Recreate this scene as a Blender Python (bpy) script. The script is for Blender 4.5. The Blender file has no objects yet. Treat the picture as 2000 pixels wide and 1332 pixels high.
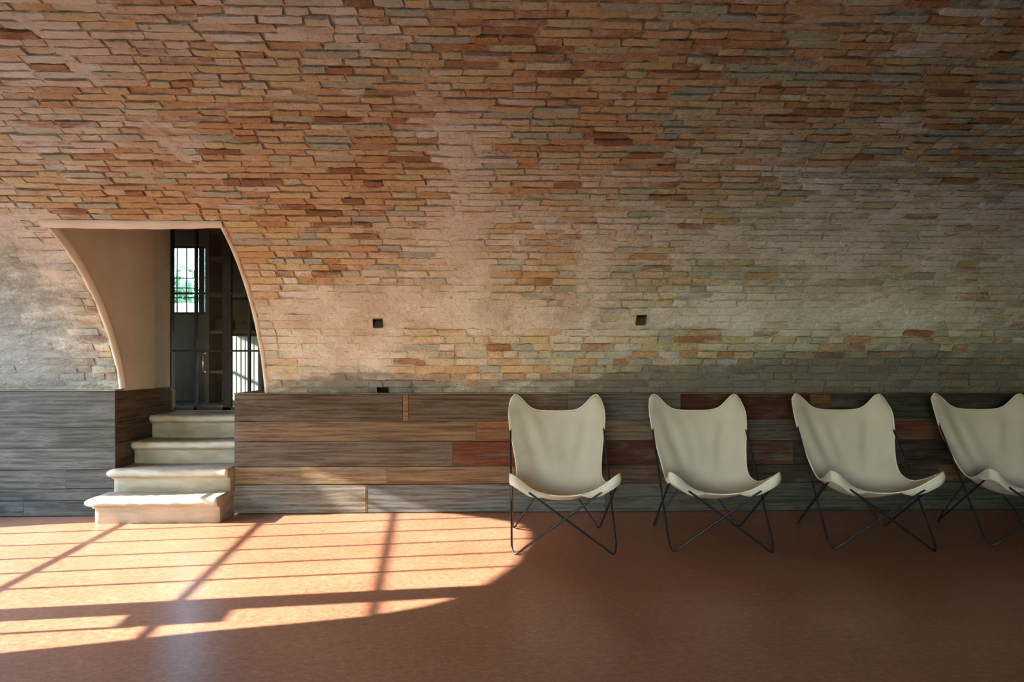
import bpy, bmesh, math, random
import numpy as np
from mathutils import Vector, Matrix

scn = bpy.context.scene
COL = scn.collection
random.seed(11)
RNG = np.random.RandomState(7)

# ------------------------------------------------------------------ camera
YAW = math.radians(1.6)
cam_d = bpy.data.cameras.new('camera')
cam = bpy.data.objects.new('camera', cam_d)
COL.objects.link(cam)
cam.location = (0, 0, 1.1)
cam.rotation_euler = (math.pi/2, 0, -YAW)
cam_d.sensor_width = 36.0
cam_d.lens = 1311.0/2000*36.0
cam_d.shift_x = 20/2000
cam_d.shift_y = 42/2000
cam_d.clip_start = 0.05
cam_d.clip_end = 500
scn.camera = cam

# ------------------------------------------------------------------ sky, sun, exposure
SUN_AZ = math.radians(7)                       # the light travels towards +x, a little towards +y
SUN_DIR = Vector((1, math.tan(SUN_AZ), -0.47)).normalized()
world = bpy.data.worlds.new('sky')
scn.world = world
world.use_nodes = True
wn = world.node_tree
wn.nodes.clear()
w_out = wn.nodes.new('ShaderNodeOutputWorld')
w_bg = wn.nodes.new('ShaderNodeBackground')
w_sky = wn.nodes.new('ShaderNodeTexSky')
w_sky.sky_type = 'NISHITA'
w_sky.sun_disc = False
w_sky.sun_elevation = math.asin(-SUN_DIR.z)
w_sky.sun_rotation = math.radians(263)
w_sky.air_density = 1.0
w_sky.dust_density = 0.25
w_sky.ozone_density = 1.0
w_bg.inputs['Strength'].default_value = 5.2
wn.links.new(w_sky.outputs[0], w_bg.inputs['Color'])
wn.links.new(w_bg.outputs[0], w_out.inputs['Surface'])

sun_d = bpy.data.lights.new('sun', 'SUN')
sun_d.energy = 36.0
sun_d.angle = math.radians(0.53)
sun_d.color = (1.0, 0.95, 0.87)
sun = bpy.data.objects.new('sun', sun_d)
COL.objects.link(sun)
sun.rotation_euler = SUN_DIR.to_track_quat('-Z', 'Y').to_euler()
sun.location = (-20, -2, 12)

def portal(name, loc, look, sx, sy):
    d = bpy.data.lights.new(name, 'AREA')
    d.shape = 'RECTANGLE'; d.size = sx; d.size_y = sy
    d.cycles.is_portal = True
    o = bpy.data.objects.new(name, d)
    COL.objects.link(o)
    o.location = loc
    o.rotation_euler = Vector(look).to_track_quat('-Z', 'Y').to_euler()
    return o

portal('side_fill_portal', (-4.72, 6.335, 2.05), (1, 0, 0), .43, .8)  # for the added side opening of the small room
portal('front_fill_portal', (-1.15, -3.25, .98), (0, 1, 0), 2.5, 1.9)  # for the added opening behind the camera
portal('arch_daylight_portal', (-3.98, 3.45, 1.0), (1, 0, 0), 2.5, 2.1)

scn.view_settings.view_transform = 'Standard'
scn.view_settings.look = 'None'
scn.view_settings.gamma = 1.0
scn.view_settings.use_curve_mapping = False
scn.view_settings.exposure = 0.30
scn.cycles.max_bounces = 14
scn.cycles.diffuse_bounces = 8
scn.cycles.transparent_max_bounces = 16

# ------------------------------------------------------------------ helpers
def mesh_obj(name, verts, faces, mat=None, parent=None, smooth=False):
    me = bpy.data.meshes.new(name)
    me.from_pydata([tuple(v) for v in verts], [], faces)
    me.update()
    if mat: me.materials.append(mat)
    if smooth: me.polygons.foreach_set('use_smooth', [True]*len(me.polygons))
    o = bpy.data.objects.new(name, me)
    COL.objects.link(o)
    if parent: o.parent = parent
    return o

def bm_obj(name, bm, mat=None, parent=None, smooth=False):
    bmesh.ops.recalc_face_normals(bm, faces=bm.faces)
    me = bpy.data.meshes.new(name)
    bm.to_mesh(me); bm.free()
    if mat: me.materials.append(mat)
    if smooth: me.polygons.foreach_set('use_smooth', [True]*len(me.polygons))
    o = bpy.data.objects.new(name, me)
    COL.objects.link(o)
    if parent: o.parent = parent
    return o

def add_box(bm, x0, x1, y0, y1, z0, z1, bevel=0.0, seg=1):
    r = bmesh.ops.create_cube(bm, size=1)
    vs = r['verts']
    for v in vs:
        v.co = Vector((x0+(v.co.x+.5)*(x1-x0), y0+(v.co.y+.5)*(y1-y0), z0+(v.co.z+.5)*(z1-z0)))
    if bevel > 0:
        es = list({e for v in vs for e in v.link_edges})
        bmesh.ops.bevel(bm, geom=es, offset=bevel, segments=seg, affect='EDGES', profile=0.5)

def box(name, x0, x1, y0, y1, z0, z1, mat, parent=None, bevel=0.0, seg=1):
    bm = bmesh.new()
    add_box(bm, x0, x1, y0, y1, z0, z1, bevel, seg)
    return bm_obj(name, bm, mat, parent)

def tube_mesh(path, radius, n=10, closed=False):
    P = [Vector(p) for p in path]
    N = len(P)
    verts, faces = [], []
    up = None
    for i in range(N):
        a = P[(i-1) % N] if (closed or i > 0) else P[i]
        b = P[(i+1) % N] if (closed or i < N-1) else P[i]
        t = (b-a).normalized()
        if up is None:
            up = Vector((0, 0, 1)) if abs(t.z) < .9 else Vector((1, 0, 0))
        s = t.cross(up).normalized()
        up = s.cross(t).normalized()
        for k in range(n):
            q = 2*math.pi*k/n
            verts.append(P[i]+s*math.cos(q)*radius+up*math.sin(q)*radius)
    m = N if closed else N-1
    for i in range(m):
        j = (i+1) % N
        off = 0
        if closed and j == 0:            # match the twist at the join
            best = 1e9
            for o in range(n):
                dd = (verts[i*n]-verts[o]).length
                if dd < best: best, off = dd, o
        for k in range(n):
            faces.append((i*n+k, i*n+(k+1) % n, j*n+(k+1+off) % n, j*n+(k+off) % n))
    if not closed:
        faces.append(tuple(range(n-1, -1, -1)))
        faces.append(tuple((N-1)*n+k for k in range(n)))
    return verts, faces

def fillet(points, radii, seg=7):
    P = [Vector(p) for p in points]
    out = []
    n = len(P)
    for i in range(n):
        a, b, c = P[i-1], P[i], P[(i+1) % n]
        d1, d2 = (a-b).normalized(), (c-b).normalized()
        h = radii[i]/math.tan(d1.angle(d2)/2)
        s, e = b+d1*h, b+d2*h
        for k in range(seg+1):
            t = k/seg
            m = b*0.0 + (1-t)**2*s + 2*t*(1-t)*b + t*t*e
            out.append(m)
    return out

def empty(name, loc=(0, 0, 0), rz=0.0):
    o = bpy.data.objects.new(name, None)
    o.empty_display_size = 0.1
    COL.objects.link(o)
    o.location = loc; o.rotation_euler = (0, 0, rz)
    return o

def tag(o, label=None, cat=None, group=None, kind=None):
    if label: o['label'] = label
    if cat: o['category'] = cat
    if group: o['group'] = group
    if kind: o['kind'] = kind
    return o

def struct(o, label=None):
    o['kind'] = 'structure'
    if label: o['label'] = label
    return o

# smooth value noise on numpy arrays
def vnoise(x, y, seed):
    r = np.random.RandomState(seed).rand(256, 256)
    xi = np.floor(x).astype(int); yi = np.floor(y).astype(int)
    fx = x-xi; fy = y-yi
    fx = fx*fx*(3-2*fx); fy = fy*fy*(3-2*fy)
    g = lambda i, j: r[i % 256, j % 256]
    return (g(xi, yi)*(1-fx)+g(xi+1, yi)*fx)*(1-fy)+(g(xi, yi+1)*(1-fx)+g(xi+1, yi+1)*fx)*fy

def fbm(x, y, seed, oct=4):
    s = 0; a = .5; tot = 0
    for k in range(oct):
        s = s+a*vnoise(x*2**k+17*k, y*2**k+5*k, seed+k); tot += a; a *= .5
    return s/tot

# ------------------------------------------------------------------ material nodes
class NT:
    def __init__(self, name):
        self.m = bpy.data.materials.new(name)
        self.m.use_nodes = True
        self.t = self.m.node_tree
        self.t.nodes.clear()
        self.out = self.n('ShaderNodeOutputMaterial')
    def n(self, typ, **kw):
        nd = self.t.nodes.new(typ)
        for k, v in kw.items(): setattr(nd, k, v)
        return nd
    def set(self, sock, v):
        if isinstance(v, bpy.types.NodeSocket): self.t.links.new(v, sock)
        elif v is not None: sock.default_value = v
    def math(self, op, a, b=None, c=None, clamp=False):
        nd = self.n('ShaderNodeMath', operation=op, use_clamp=clamp)
        for i, v in enumerate((a, b, c)):
            if v is not None: self.set(nd.inputs[i], v)
        return nd.outputs[0]
    def mix(self, f, a, b, mode='MIX'):
        nd = self.n('ShaderNodeMix', data_type='RGBA', blend_type=mode)
        self.set(nd.inputs['Factor'], f)
        cs = [s for s in nd.inputs if s.type == 'RGBA']
        for s, v in zip(cs, (a, b)):
            self.set(s, v if isinstance(v, bpy.types.NodeSocket) else (*v, 1.0))
        return [s for s in nd.outputs if s.type == 'RGBA'][0]
    def ramp(self, f, stops, interp='LINEAR'):
        nd = self.n('ShaderNodeValToRGB')
        cr = nd.color_ramp; cr.interpolation = interp
        while len(cr.elements) < len(stops): cr.elements.new(0.5)
        for e, (p, c) in zip(cr.elements, stops):
            e.position = p
            e.color = (*c, 1.0) if not isinstance(c, (int, float)) else (c, c, c, 1.0)
        self.set(nd.inputs[0], f)
        return nd.outputs[0]
    def smooth(self, v, lo, hi):
        nd = self.n('ShaderNodeMapRange', interpolation_type='SMOOTHSTEP')
        self.set(nd.inputs[0], v); nd.inputs[1].default_value = lo; nd.inputs[2].default_value = hi
        return nd.outputs[0]
    def noise(self, vec, scale, detail=4, rough=.55, dist=0.0):
        nd = self.n('ShaderNodeTexNoise')
        self.set(nd.inputs['Vector'], vec)
        nd.inputs['Scale'].default_value = scale
        nd.inputs['Detail'].default_value = detail
        nd.inputs['Roughness'].default_value = rough
        nd.inputs['Distortion'].default_value = dist
        return nd.outputs['Fac']
    def mapped(self, vec, scale=(1, 1, 1), loc=None):
        nd = self.n('ShaderNodeMapping')
        self.set(nd.inputs['Vector'], vec)
        nd.inputs['Scale'].default_value = scale
        if loc is not None: self.set(nd.inputs['Location'], loc)
        return nd.outputs[0]
    def pos(self):
        return self.n('ShaderNodeNewGeometry').outputs['Position']
    def attr(self, name, typ):
        return self.n('ShaderNodeAttribute', attribute_name=name, attribute_type=typ).outputs['Fac']
    def bump(self, h, strength, dist):
        nd = self.n('ShaderNodeBump')
        nd.inputs['Strength'].default_value = strength
        nd.inputs['Distance'].default_value = dist
        self.set(nd.inputs['Height'], h)
        return nd.outputs[0]
    def bsdf(self, col, rough=.7, normal=None, metal=0.0, spec=.5, **kw):
        p = self.n('ShaderNodeBsdfPrincipled')
        self.set(p.inputs['Base Color'], col if isinstance(col, bpy.types.NodeSocket) else (*col, 1.0))
        self.set(p.inputs['Roughness'], rough)
        self.set(p.inputs['Metallic'], metal)
        p.inputs['Specular IOR Level'].default_value = spec
        if normal is not None: self.set(p.inputs['Normal'], normal)
        for k, v in kw.items(): self.set(p.inputs[k], v)
        self.t.links.new(p.outputs[0], self.out.inputs['Surface'])
        return p

BRICK_TONES = [(0.0, (0.220, 0.112, 0.057)), (.14, (0.363, 0.192, 0.095)), (.32, (0.484, 0.304, 0.151)), (.50, (0.550, 0.391, 0.208)),
               (.66, (0.550, 0.459, 0.239)), (.82, (0.440, 0.428, 0.284)), (1.0, (0.363, 0.378, 0.296))]

def masonry_mat(name, typ, mortar=False):
    t = NT(name)
    p = t.pos()
    lime = t.attr('lime', typ); grime_shade = t.attr('grime_shade', typ)
    streak = t.noise(t.mapped(p, (2.2, 9, 9)), 2.0, 6, .62, .3)
    fine = t.noise(p, 38, 5, .65)
    mid = t.noise(t.mapped(p, (1, 2.4, 2.4)), 9, 5, .6)
    if mortar:
        base = t.ramp(mid, [(.25, (.22, .135, .07)), (.5, (.42, .30, .185)), (.75, (.56, .47, .33))])
    else:
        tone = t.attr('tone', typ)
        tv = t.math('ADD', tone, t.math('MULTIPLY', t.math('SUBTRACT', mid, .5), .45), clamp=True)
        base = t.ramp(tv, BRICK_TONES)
        base = t.mix(t.smooth(fine, .58, .75), base, (.16, .075, .045))
    limecol = t.ramp(t.noise(p, 3.2, 4, .6), [(.3, (.50, .43, .33)), (.5, (.65, .60, .49)), (.72, (.74, .71, .63))])
    sx_ = t.n('ShaderNodeSeparateXYZ'); t.set(sx_.inputs[0], p)      # skylight tint of the far end put into the colour
    cool_light = t.smooth(t.math('ADD', sx_.outputs[0], t.math('MULTIPLY', t.noise(p, 1.6, 3, .5), 1.2)), .9, 2.6)
    limecol = t.mix(cool_light, limecol, t.ramp(t.noise(p, 3.2, 4, .6), [(.3, (.54, .54, .48)), (.5, (.70, .72, .67)), (.72, (.80, .82, .79))]))
    base = t.mix(t.math('MULTIPLY', cool_light, .45), base, t.mix(1.0, base, (.86, 1.05, 1.12), 'MULTIPLY'))
    lv = t.math('ADD', lime, t.math('MULTIPLY', t.math('SUBTRACT', streak, .5), 1.5))
    lv = t.math('ADD', lv, t.math('MULTIPLY', t.math('SUBTRACT', fine, .5), .5))
    col = t.mix(t.math('MULTIPLY', t.smooth(lv, .22, .95), .90), base, limecol)
    gv = t.math('ADD', grime_shade, t.math('MULTIPLY', t.math('SUBTRACT', t.noise(t.mapped(p, (1.2, 3, 3)), 4, 6, .65), .5), 1.1))
    pits = t.smooth(t.noise(t.mapped(p, (1, 2.6, 2.6)), 26, 4, .7, .5), .60, .72)
    col = t.mix(t.math('MULTIPLY', pits, .85), col, (.13, .075, .035))
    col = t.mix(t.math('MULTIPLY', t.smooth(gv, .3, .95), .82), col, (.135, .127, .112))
    h = t.math('ADD', t.math('MULTIPLY', fine, .5), t.math('MULTIPLY', mid, .8))
    t.bsdf(col, .92, t.bump(h, 1.0, .028), spec=.15)
    return t.m

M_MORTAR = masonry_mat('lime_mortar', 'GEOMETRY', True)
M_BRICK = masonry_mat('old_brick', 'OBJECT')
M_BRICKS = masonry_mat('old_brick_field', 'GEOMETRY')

def plaster_mat(name, c0, c1, bump=.3):
    t = NT(name)
    p = t.pos()
    a = t.noise(p, 2.3, 5, .6)
    f = t.noise(p, 30, 4, .6)
    col = t.ramp(a, [(.3, c0), (.7, c1)])
    t.bsdf(col, .9, t.bump(t.math('ADD', a, t.math('MULTIPLY', f, .3)), bump, .01), spec=.2)
    return t.m

M_NICHE = plaster_mat('niche_plaster', (.48, .415, .30), (.60, .53, .41))
M_EDGE = plaster_mat('edge_plaster', (.62, .53, .41), (.74, .66, .54))
M_WALL = plaster_mat('old_wall_plaster', (.30, .215, .14), (.40, .31, .21))
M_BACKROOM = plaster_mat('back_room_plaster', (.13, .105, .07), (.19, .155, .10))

def floor_mat():
    t = NT('polished_red_floor')
    p = t.pos()
    big = t.noise(p, 1.1, 4, .6)
    flow = t.noise(t.mapped(p, (7, 10, 5)), 5.0, 7, .72, .6)
    speck = t.noise(p, 90, 3, .6)
    v = t.math('ADD', t.math('MULTIPLY', big, .28), t.math('MULTIPLY', flow, .72))
    col = t.ramp(v, [(.33, (.165, .060, .032)), (.44, (.25, .104, .055)), (.54, (.31, .142, .080)), (.66, (.39, .215, .135))])
    col = t.mix(t.smooth(speck, .60, .76), col, (.17, .065, .038))
    col = t.mix(t.smooth(t.noise(p, 60, 2, .5), .68, .8), col, (.44, .29, .20))
    rough = t.math('ADD', .24, t.math('MULTIPLY', flow, .12))
    t.bsdf(col, rough, t.bump(speck, .05, .002), spec=.30)
    return t.m
M_FLOOR = floor_mat()

def wood_mat():
    t = NT('reclaimed_wood')
    oi = t.n('ShaderNodeObjectInfo')
    p = t.n('ShaderNodeTexCoord').outputs['Object']
    sh = t.n('ShaderNodeCombineXYZ')
    t.set(sh.inputs[0], t.math('MULTIPLY', oi.outputs['Random'], 37.0))
    t.set(sh.inputs[2], t.math('MULTIPLY', oi.outputs['Random'], 91.0))
    v = t.n('ShaderNodeVectorMath', operation='ADD')
    t.set(v.inputs[0], p); t.set(v.inputs[1], sh.outputs[0])
    q = v.outputs[0]
    long = t.noise(t.mapped(q, (.7, .7, 16)), 3.0, 6, .64, .15)
    fine = t.noise(t.mapped(q, (5, 5, 120)), 3.0, 4, .65, .2)
    blot = t.noise(t.mapped(q, (1.4, 1.4, 4)), 2.2, 4, .6)
    saw = t.noise(t.mapped(q, (60, 60, 4)), 2.0, 3, .5)
    wv = t.n('ShaderNodeTexWave', wave_type='BANDS', bands_direction='Z')
    t.set(wv.inputs['Vector'], t.mapped(q, (.16, .16, 1)))
    wv.inputs['Scale'].default_value = 11; wv.inputs['Distortion'].default_value = 7
    wv.inputs['Detail'].default_value = 3; wv.inputs['Detail Scale'].default_value = 1.1
    base = oi.outputs['Color']
    dark = t.mix(1.0, base, (.17, .13, .10), 'MULTIPLY')
    base = t.mix(1.0, base, (.46, .44, .40), 'MULTIPLY')
    g = t.math('ADD', t.math('MULTIPLY', long, .85), t.math('MULTIPLY', wv.outputs['Fac'], .05))
    g = t.math('ADD', g, t.math('MULTIPLY', t.math('SUBTRACT', fine, .5), .28))
    col = t.mix(t.smooth(g, .30, .60), dark, base)
    grey = t.mix(t.smooth(fine, .35, .65), (.06, .054, .045), (.17, .155, .13))
    col = t.mix(t.math('MULTIPLY', t.smooth(blot, .46, .72), .5), col, grey)
    vo = t.n('ShaderNodeTexVoronoi', feature='F1')
    t.set(vo.inputs['Vector'], t.mapped(q, (1.6, 1.6, 5.5)))
    vo.inputs['Scale'].default_value = 1.0
    knot = t.smooth(vo.outputs['Distance'], .10, .03)
    col = t.mix(t.math('MULTIPLY', knot, .8), col, (.05, .03, .02))
    h = t.math('ADD', t.math('MULTIPLY', g, .9), t.math('MULTIPLY', saw, .15))
    t.bsdf(col, .78, t.bump(h, .55, .006), spec=.25)
    return t.m
M_WOOD = wood_mat()

def simple(name, col, rough=.6, metal=0.0, nscale=20, var=.12, bump=.1, spec=.4):
    t = NT(name)
    f = t.noise(t.pos(), nscale, 4, .6)
    c0 = tuple(c*(1-var) for c in col); c1 = tuple(min(1, c*(1+var)) for c in col)
    t.bsdf(t.ramp(f, [(.3, c0), (.7, c1)]), rough, t.bump(f, bump, .003), metal, spec)
    return t.m

def stone_mat():
    t = NT('worn_limestone')
    p = t.pos()
    a = t.noise(t.mapped(p, (1, 2, 5)), 3.0, 6, .62, .4)
    f = t.noise(p, 45, 4, .6)
    col = t.ramp(a, [(.28, (.27, .215, .14)), (.5, (.37, .315, .225)), (.72, (.45, .40, .305))])
    pit = t.smooth(t.noise(p, 22, 2, .5), .70, .78)
    col = t.mix(t.math('MULTIPLY', pit, .6), col, (.30, .23, .14))
    t.bsdf(col, .75, t.bump(t.math('ADD', a, t.math('MULTIPLY', f, .35)), .35, .008), spec=.3)
    return t.m
M_STONE = stone_mat()

def canvas_mat():
    t = NT('cream_canvas')
    uv = t.n('ShaderNodeTexCoord').outputs['Object']
    weave = t.noise(t.mapped(uv, (1, 1, 1)), 260, 2, .5)
    big = t.noise(uv, 5, 4, .55)
    col = t.ramp(big, [(.3, (.63, .58, .46)), (.7, (.72, .68, .56))])
    nrm = t.bump(t.math('ADD', t.math('MULTIPLY', weave, .25), big), .22, .012)
    d = t.n('ShaderNodeBsdfDiffuse'); t.set(d.inputs['Color'], col); t.set(d.inputs['Normal'], nrm)
    tr = t.n('ShaderNodeBsdfTranslucent'); t.set(tr.inputs['Color'], t.mix(1.0, col, (1.0, .84, .50), 'MULTIPLY'))
    mx = t.n('ShaderNodeMixShader'); mx.inputs[0].default_value = .26
    t.t.links.new(d.outputs[0], mx.inputs[1]); t.t.links.new(tr.outputs[0], mx.inputs[2])
    t.t.links.new(mx.outputs[0], t.out.inputs['Surface'])
    return t.m
M_CANVAS = canvas_mat()
M_SEAM = simple('canvas_hem', (.70, .66, .53), .9, 0, 60, .1, .2, .1)
M_ROD = simple('black_iron_rod', (.028, .028, .030), .42, .6, 40, .3, .1)
M_IRON = simple('dark_iron', (.030, .028, .025), .5, .5, 30, .3, .1)
M_CHROME = simple('brushed_steel', (.75, .75, .74), .3, 1.0, 60, .05, .05)
M_WHITE = simple('white_enamel', (.80, .80, .76), .35, 0, 8, .03, .02)
M_DARK = simple('dark_lacquer', (.045, .038, .030), .5, 0, 12, .2, .05)
M_OAK = simple('brown_shelf_wood', (.10, .065, .03), .55, 0, 14, .25, .1)
M_GROUND = simple('brown_gravel', (.20, .185, .15), .95, 0, 6, .2, .3, .1)
M_STUCCO = simple('pink_stucco', (.72, .60, .52), .9, 0, 5, .08, .2, .1)
M_TILE = simple('terracotta_roof', (.45, .22, .13), .85, 0, 9, .25, .2, .1)
M_LEAF = simple('tree_leaf', (.10, .19, .09), .7, 0, 3, .5, .1, .2)
M_BARK = simple('tree_bark', (.12, .085, .055), .9, 0, 12, .3, .4, .1)

def glass_mat():
    t = NT('thin_glass')
    fr = t.n('ShaderNodeFresnel'); fr.inputs[0].default_value = 1.45
    tr = t.n('ShaderNodeBsdfTransparent'); tr.inputs[0].default_value = (.90, .94, .93, 1)
    gl = t.n('ShaderNodeBsdfGlossy'); gl.inputs['Roughness'].default_value = .02
    mx = t.n('ShaderNodeMixShader')
    t.t.links.new(fr.outputs[0], mx.inputs[0])
    t.t.links.new(tr.outputs[0], mx.inputs[1]); t.t.links.new(gl.outputs[0], mx.inputs[2])
    t.t.links.new(mx.outputs[0], t.out.inputs['Surface'])
    return t.m
M_GLASS = glass_mat()

# ------------------------------------------------------------------ the vault's section
R1, Z0, Y1 = 1.64, .468, 3.385
T0 = math.asin((.85-Z0)/R1); T1 = math.radians(62); R2 = 6.78
Y2 = Y1+(R1-R2)*math.cos(T1); Z2 = Z0+(R1-R2)*math.sin(T1)
V1 = R1*(T1-T0)
YC = Y2                                          # the crown line
XL, XR = -3.75, 8.0
V_CROWN = V1+R2*(math.pi/2-T1)
V_LINTEL = 1.41
NX0, NX1 = -2.628, -1.596                        # the niche
HOLES = [(-.74, .58, .034, .034), (1.12, .61, .036, .040), (-.74, .045, .040, .024)]

def section(v):
    v = np.asarray(v, float)
    lo = v < V1
    th = np.where(lo, T0+v/R1, T1+(v-V1)/R2)
    R = np.where(lo, R1, R2); cy = np.where(lo, Y1, Y2); cz = np.where(lo, Z0, Z2)
    y = cy+R*np.cos(th); z = cz+R*np.sin(th)
    return y, z, -np.cos(th), -np.sin(th)         # point and the normal towards the room

# how much lime wash and plaster (x, v, radius x, radius v, amount) and grime lie where on the vault, in metres
LIME = [(-1.0, .08, .7, .12, .55), (.3, .08, .6, .10, .4), (-3.2, .75, .62, .75, .80), (-2.95, 1.35, .35, .4, .5), (-2.2, 2.3, .8, .40, .42), (-1.8, 2.75, .7, .30, .42), (-1.0, 3.0, .9, .2, .2),
        (-.12, 2.02, .18, .34, .85), (-.2, 1.30, .32, .32, .80), (-1.25, .66, .45, .22, .72), (-.5, .74, .60, .22, .72), (-.9, .40, .6, .14, .5),
        (.35, .58, .75, .20, .72), (.76, 1.0, .22, .22, .62), (1.6, .62, .9, .12, .66), (2.95, .66, .9, .14, .62), (2.95, .70, .14, .20, .4),
        (-.6, 2.85, .45, .09, .5), (1.6, 2.02, .20, .09, .5), (1.88, 1.86, .18, .08, .55), (2.6, 1.30, 1.8, .55, .66),  # widest one brightens the far low wall where light falls short
        (-1.6, 2.1, .25, .10, .35), (-1.05, .22, .45, .14, .5), (.4, 1.5, .5, .5, .22), (3.6, 1.0, .8, .5, .15)]
GRIME_SHADE = [(-3.2, .14, .7, .20, .62), (-3.45, .42, .25, .16, .35), (-3.3, .80, .85, .95, .85), (-.9, .08, .75, .15, .95), (.6, .06, .9, .12, .58), (2.0, .10, 1.3, .26, .95),  # wide one by the gate darkens overlit plaster; low ones mix damp and shade
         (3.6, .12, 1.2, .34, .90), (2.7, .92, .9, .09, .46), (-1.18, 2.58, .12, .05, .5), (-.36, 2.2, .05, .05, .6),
         (-1.0, 2.4, .06, .03, .6), (-.80, .55, .06, .07, .45), (-.74, .47, .06, .06, .35), (1.08, .56, .06, .05, .35), (3.2, 2.7, 1.4, .6, .30), (-1.4, 2.7, 1.0, .5, .16)]  # upper far blob paints the falloff of light on the vault
SEAM = [(-1.84, 2.9), (-1.78, 2.62), (-1.63, 2.24), (-1.58, 2.0), (-1.47, 1.85), (-1.43, 1.61)]

def blobs(lst, x, v):
    s = np.zeros_like(x)
    for bx, bv, rx, rv, a in lst:
        s = np.maximum(s, 0)+a*np.exp(-(((x-bx)/rx)**2+((v-bv)/rv)**2)*1.0)
    return s

def lime_at(x, v):
    s = blobs(LIME, x, v)*.92+.20
    for (x0, v0), (x1, v1) in zip(SEAM[:-1], SEAM[1:]):
        dx, dv = x1-x0, v1-v0
        t = np.clip(((x-x0)*dx+(v-v0)*dv)/(dx*dx+dv*dv), 0, 1)
        d = np.hypot(x-x0-t*dx, v-v0-t*dv)
        s = s+.5*np.exp(-(d/.035)**2)*np.clip(fbm(x*5, v*5, 91, 3)*3-.9, 0, 1)
    s = s+.42*(fbm(x*1.3+40, v*4.0+9, 21, 4)-.5)*2*.6
    return np.clip(s, 0, 1.1)

def grime_shade_at(x, v):
    s = blobs(GRIME_SHADE, x, v)+.35*(fbm(x*1.1+11, v*3.2+3, 33, 4)-.5)
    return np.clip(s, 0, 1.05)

# ------------------------------------------------------------------ brick wall and vault
FX0, FX1, VTOP = -3.95, 5.4, 4.62
def axis(lo, hi, step, breaks):
    pts = sorted([lo, hi]+[b for b in breaks if lo < b < hi])
    out = []
    for a, b in zip(pts[:-1], pts[1:]):
        n = max(1, int(round((b-a)/step)))
        out += list(np.linspace(a, b, n, endpoint=False))
    return np.array(out+[hi])

hx = [c for h in HOLES for c in (h[0]-h[2], h[0]+h[2])]
hv = [c for h in HOLES for c in (h[1]-h[3], h[1]+h[3])]
gx = axis(FX0, FX1, .0125, [NX0, NX1]+sorted(set(hx)))
gv = axis(-.02, VTOP, .0115, [V_LINTEL]+hv)
GX, GV = np.meshgrid(gx, gv, indexing='ij')

def mortar_height(x, v):
    lm = lime_at(x, v)-.42*np.exp(-((x-2.6)/1.7)**2-((v-1.2)/.65)**2)      # the lightening there is colour only, the bricks stay bare
    cover = np.clip((lm-.58)/.55, 0, .80)+.42*np.exp(-((x+3.25)/.55)**2-((v-.65)/.75)**2)
    h = -.0092+.0135*cover
    h = h+(fbm(x*9, v*22, 51, 4)-.5)*.018*(1-.5*cover)+(fbm(x*3, v*4, 61, 3)-.5)*.014+(fbm(x*36, v*60, 71, 2)-.5)*.009-.010*np.clip(fbm(x*12+3, v*30, 81, 3)*4-2.35, 0, 1)*(1-.6*cover)
    return h

hm = mortar_height(GX, GV)
edge = np.maximum.reduce([np.exp(-np.abs(GX-NX0)/.012)*(GV < V_LINTEL+.02), np.exp(-np.abs(GX-NX1)/.012)*(GV < V_LINTEL+.02)])
hm = hm*(1-edge)+.004*edge
sy, sz, ny, nz = section(GV)
PX = GX; PY = sy+ny*hm; PZ = sz+nz*hm
nxn, nvn = GX.shape
cxm = (gx[:-1]+gx[1:])/2; cvm = (gv[:-1]+gv[1:])/2
CXM, CVM = np.meshgrid(cxm, cvm, indexing='ij')
keep = ~((CXM > NX0) & (CXM < NX1) & (CVM < V_LINTEL))
for h in HOLES:
    keep &= ~((abs(CXM-h[0]) < h[2]) & (abs(CVM-h[1]) < h[3]))
ii, jj = np.nonzero(keep)
quads = np.stack([ii*nvn+jj, ii*nvn+jj+1, (ii+1)*nvn+jj+1, (ii+1)*nvn+jj], 1)

def np_mesh(name, co, quads, mat, smooth=True, attrs=None):
    me = bpy.data.meshes.new(name)
    me.vertices.add(len(co)); me.vertices.foreach_set('co', np.asarray(co, np.float32).ravel())
    n = len(quads)
    me.loops.add(n*4); me.loops.foreach_set('vertex_index', np.asarray(quads, np.int32).ravel())
    me.polygons.add(n); me.polygons.foreach_set('loop_start', np.arange(0, n*4, 4, dtype=np.int32))
    me.polygons.foreach_set('use_smooth', np.full(n, smooth))
    me.update(calc_edges=True)
    for k, a in (attrs or {}).items():
        at = me.attributes.new(k, 'FLOAT', 'POINT')
        at.data.foreach_set('value', np.asarray(a, np.float32).ravel())
    me.materials.append(mat)
    me.validate()
    return me

me = np_mesh('wall_back', np.stack([PX, PY, PZ], -1).reshape(-1, 3), quads, M_MORTAR, True,
             {'lime': lime_at(GX, GV)*.9+.12, 'grime_shade': grime_shade_at(GX, GV)})
wall_back = bpy.data.objects.new('wall_back', me)
COL.objects.link(wall_back)
struct(wall_back, 'curved vault wall of old lime-washed brick and mortar above the plank wainscot')

# pockets of the square beam holes
for i, (hx_, hv_, rx, rv) in enumerate(HOLES):
    vs = []
    for dep in (-.012, .15):
        for sx, sv in ((-1, -1), (1, -1), (1, 1), (-1, 1)):
            y, z, n_y, n_z = section(hv_+sv*rv)
            y0, z0, my, mz = section(hv_)
            vs.append((hx_+sx*rx, float(y-my*dep), float(z-mz*dep)))
    fs = [(0, 1, 5, 4), (1, 2, 6, 5), (2, 3, 7, 6), (3, 0, 4, 7), (4, 5, 6, 7)]
    o = mesh_obj('beam_hole', vs, fs, M_DARK if i == 2 else M_BACKROOM, wall_back)
    o['label'] = 'small square beam hole in the brick'

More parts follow.
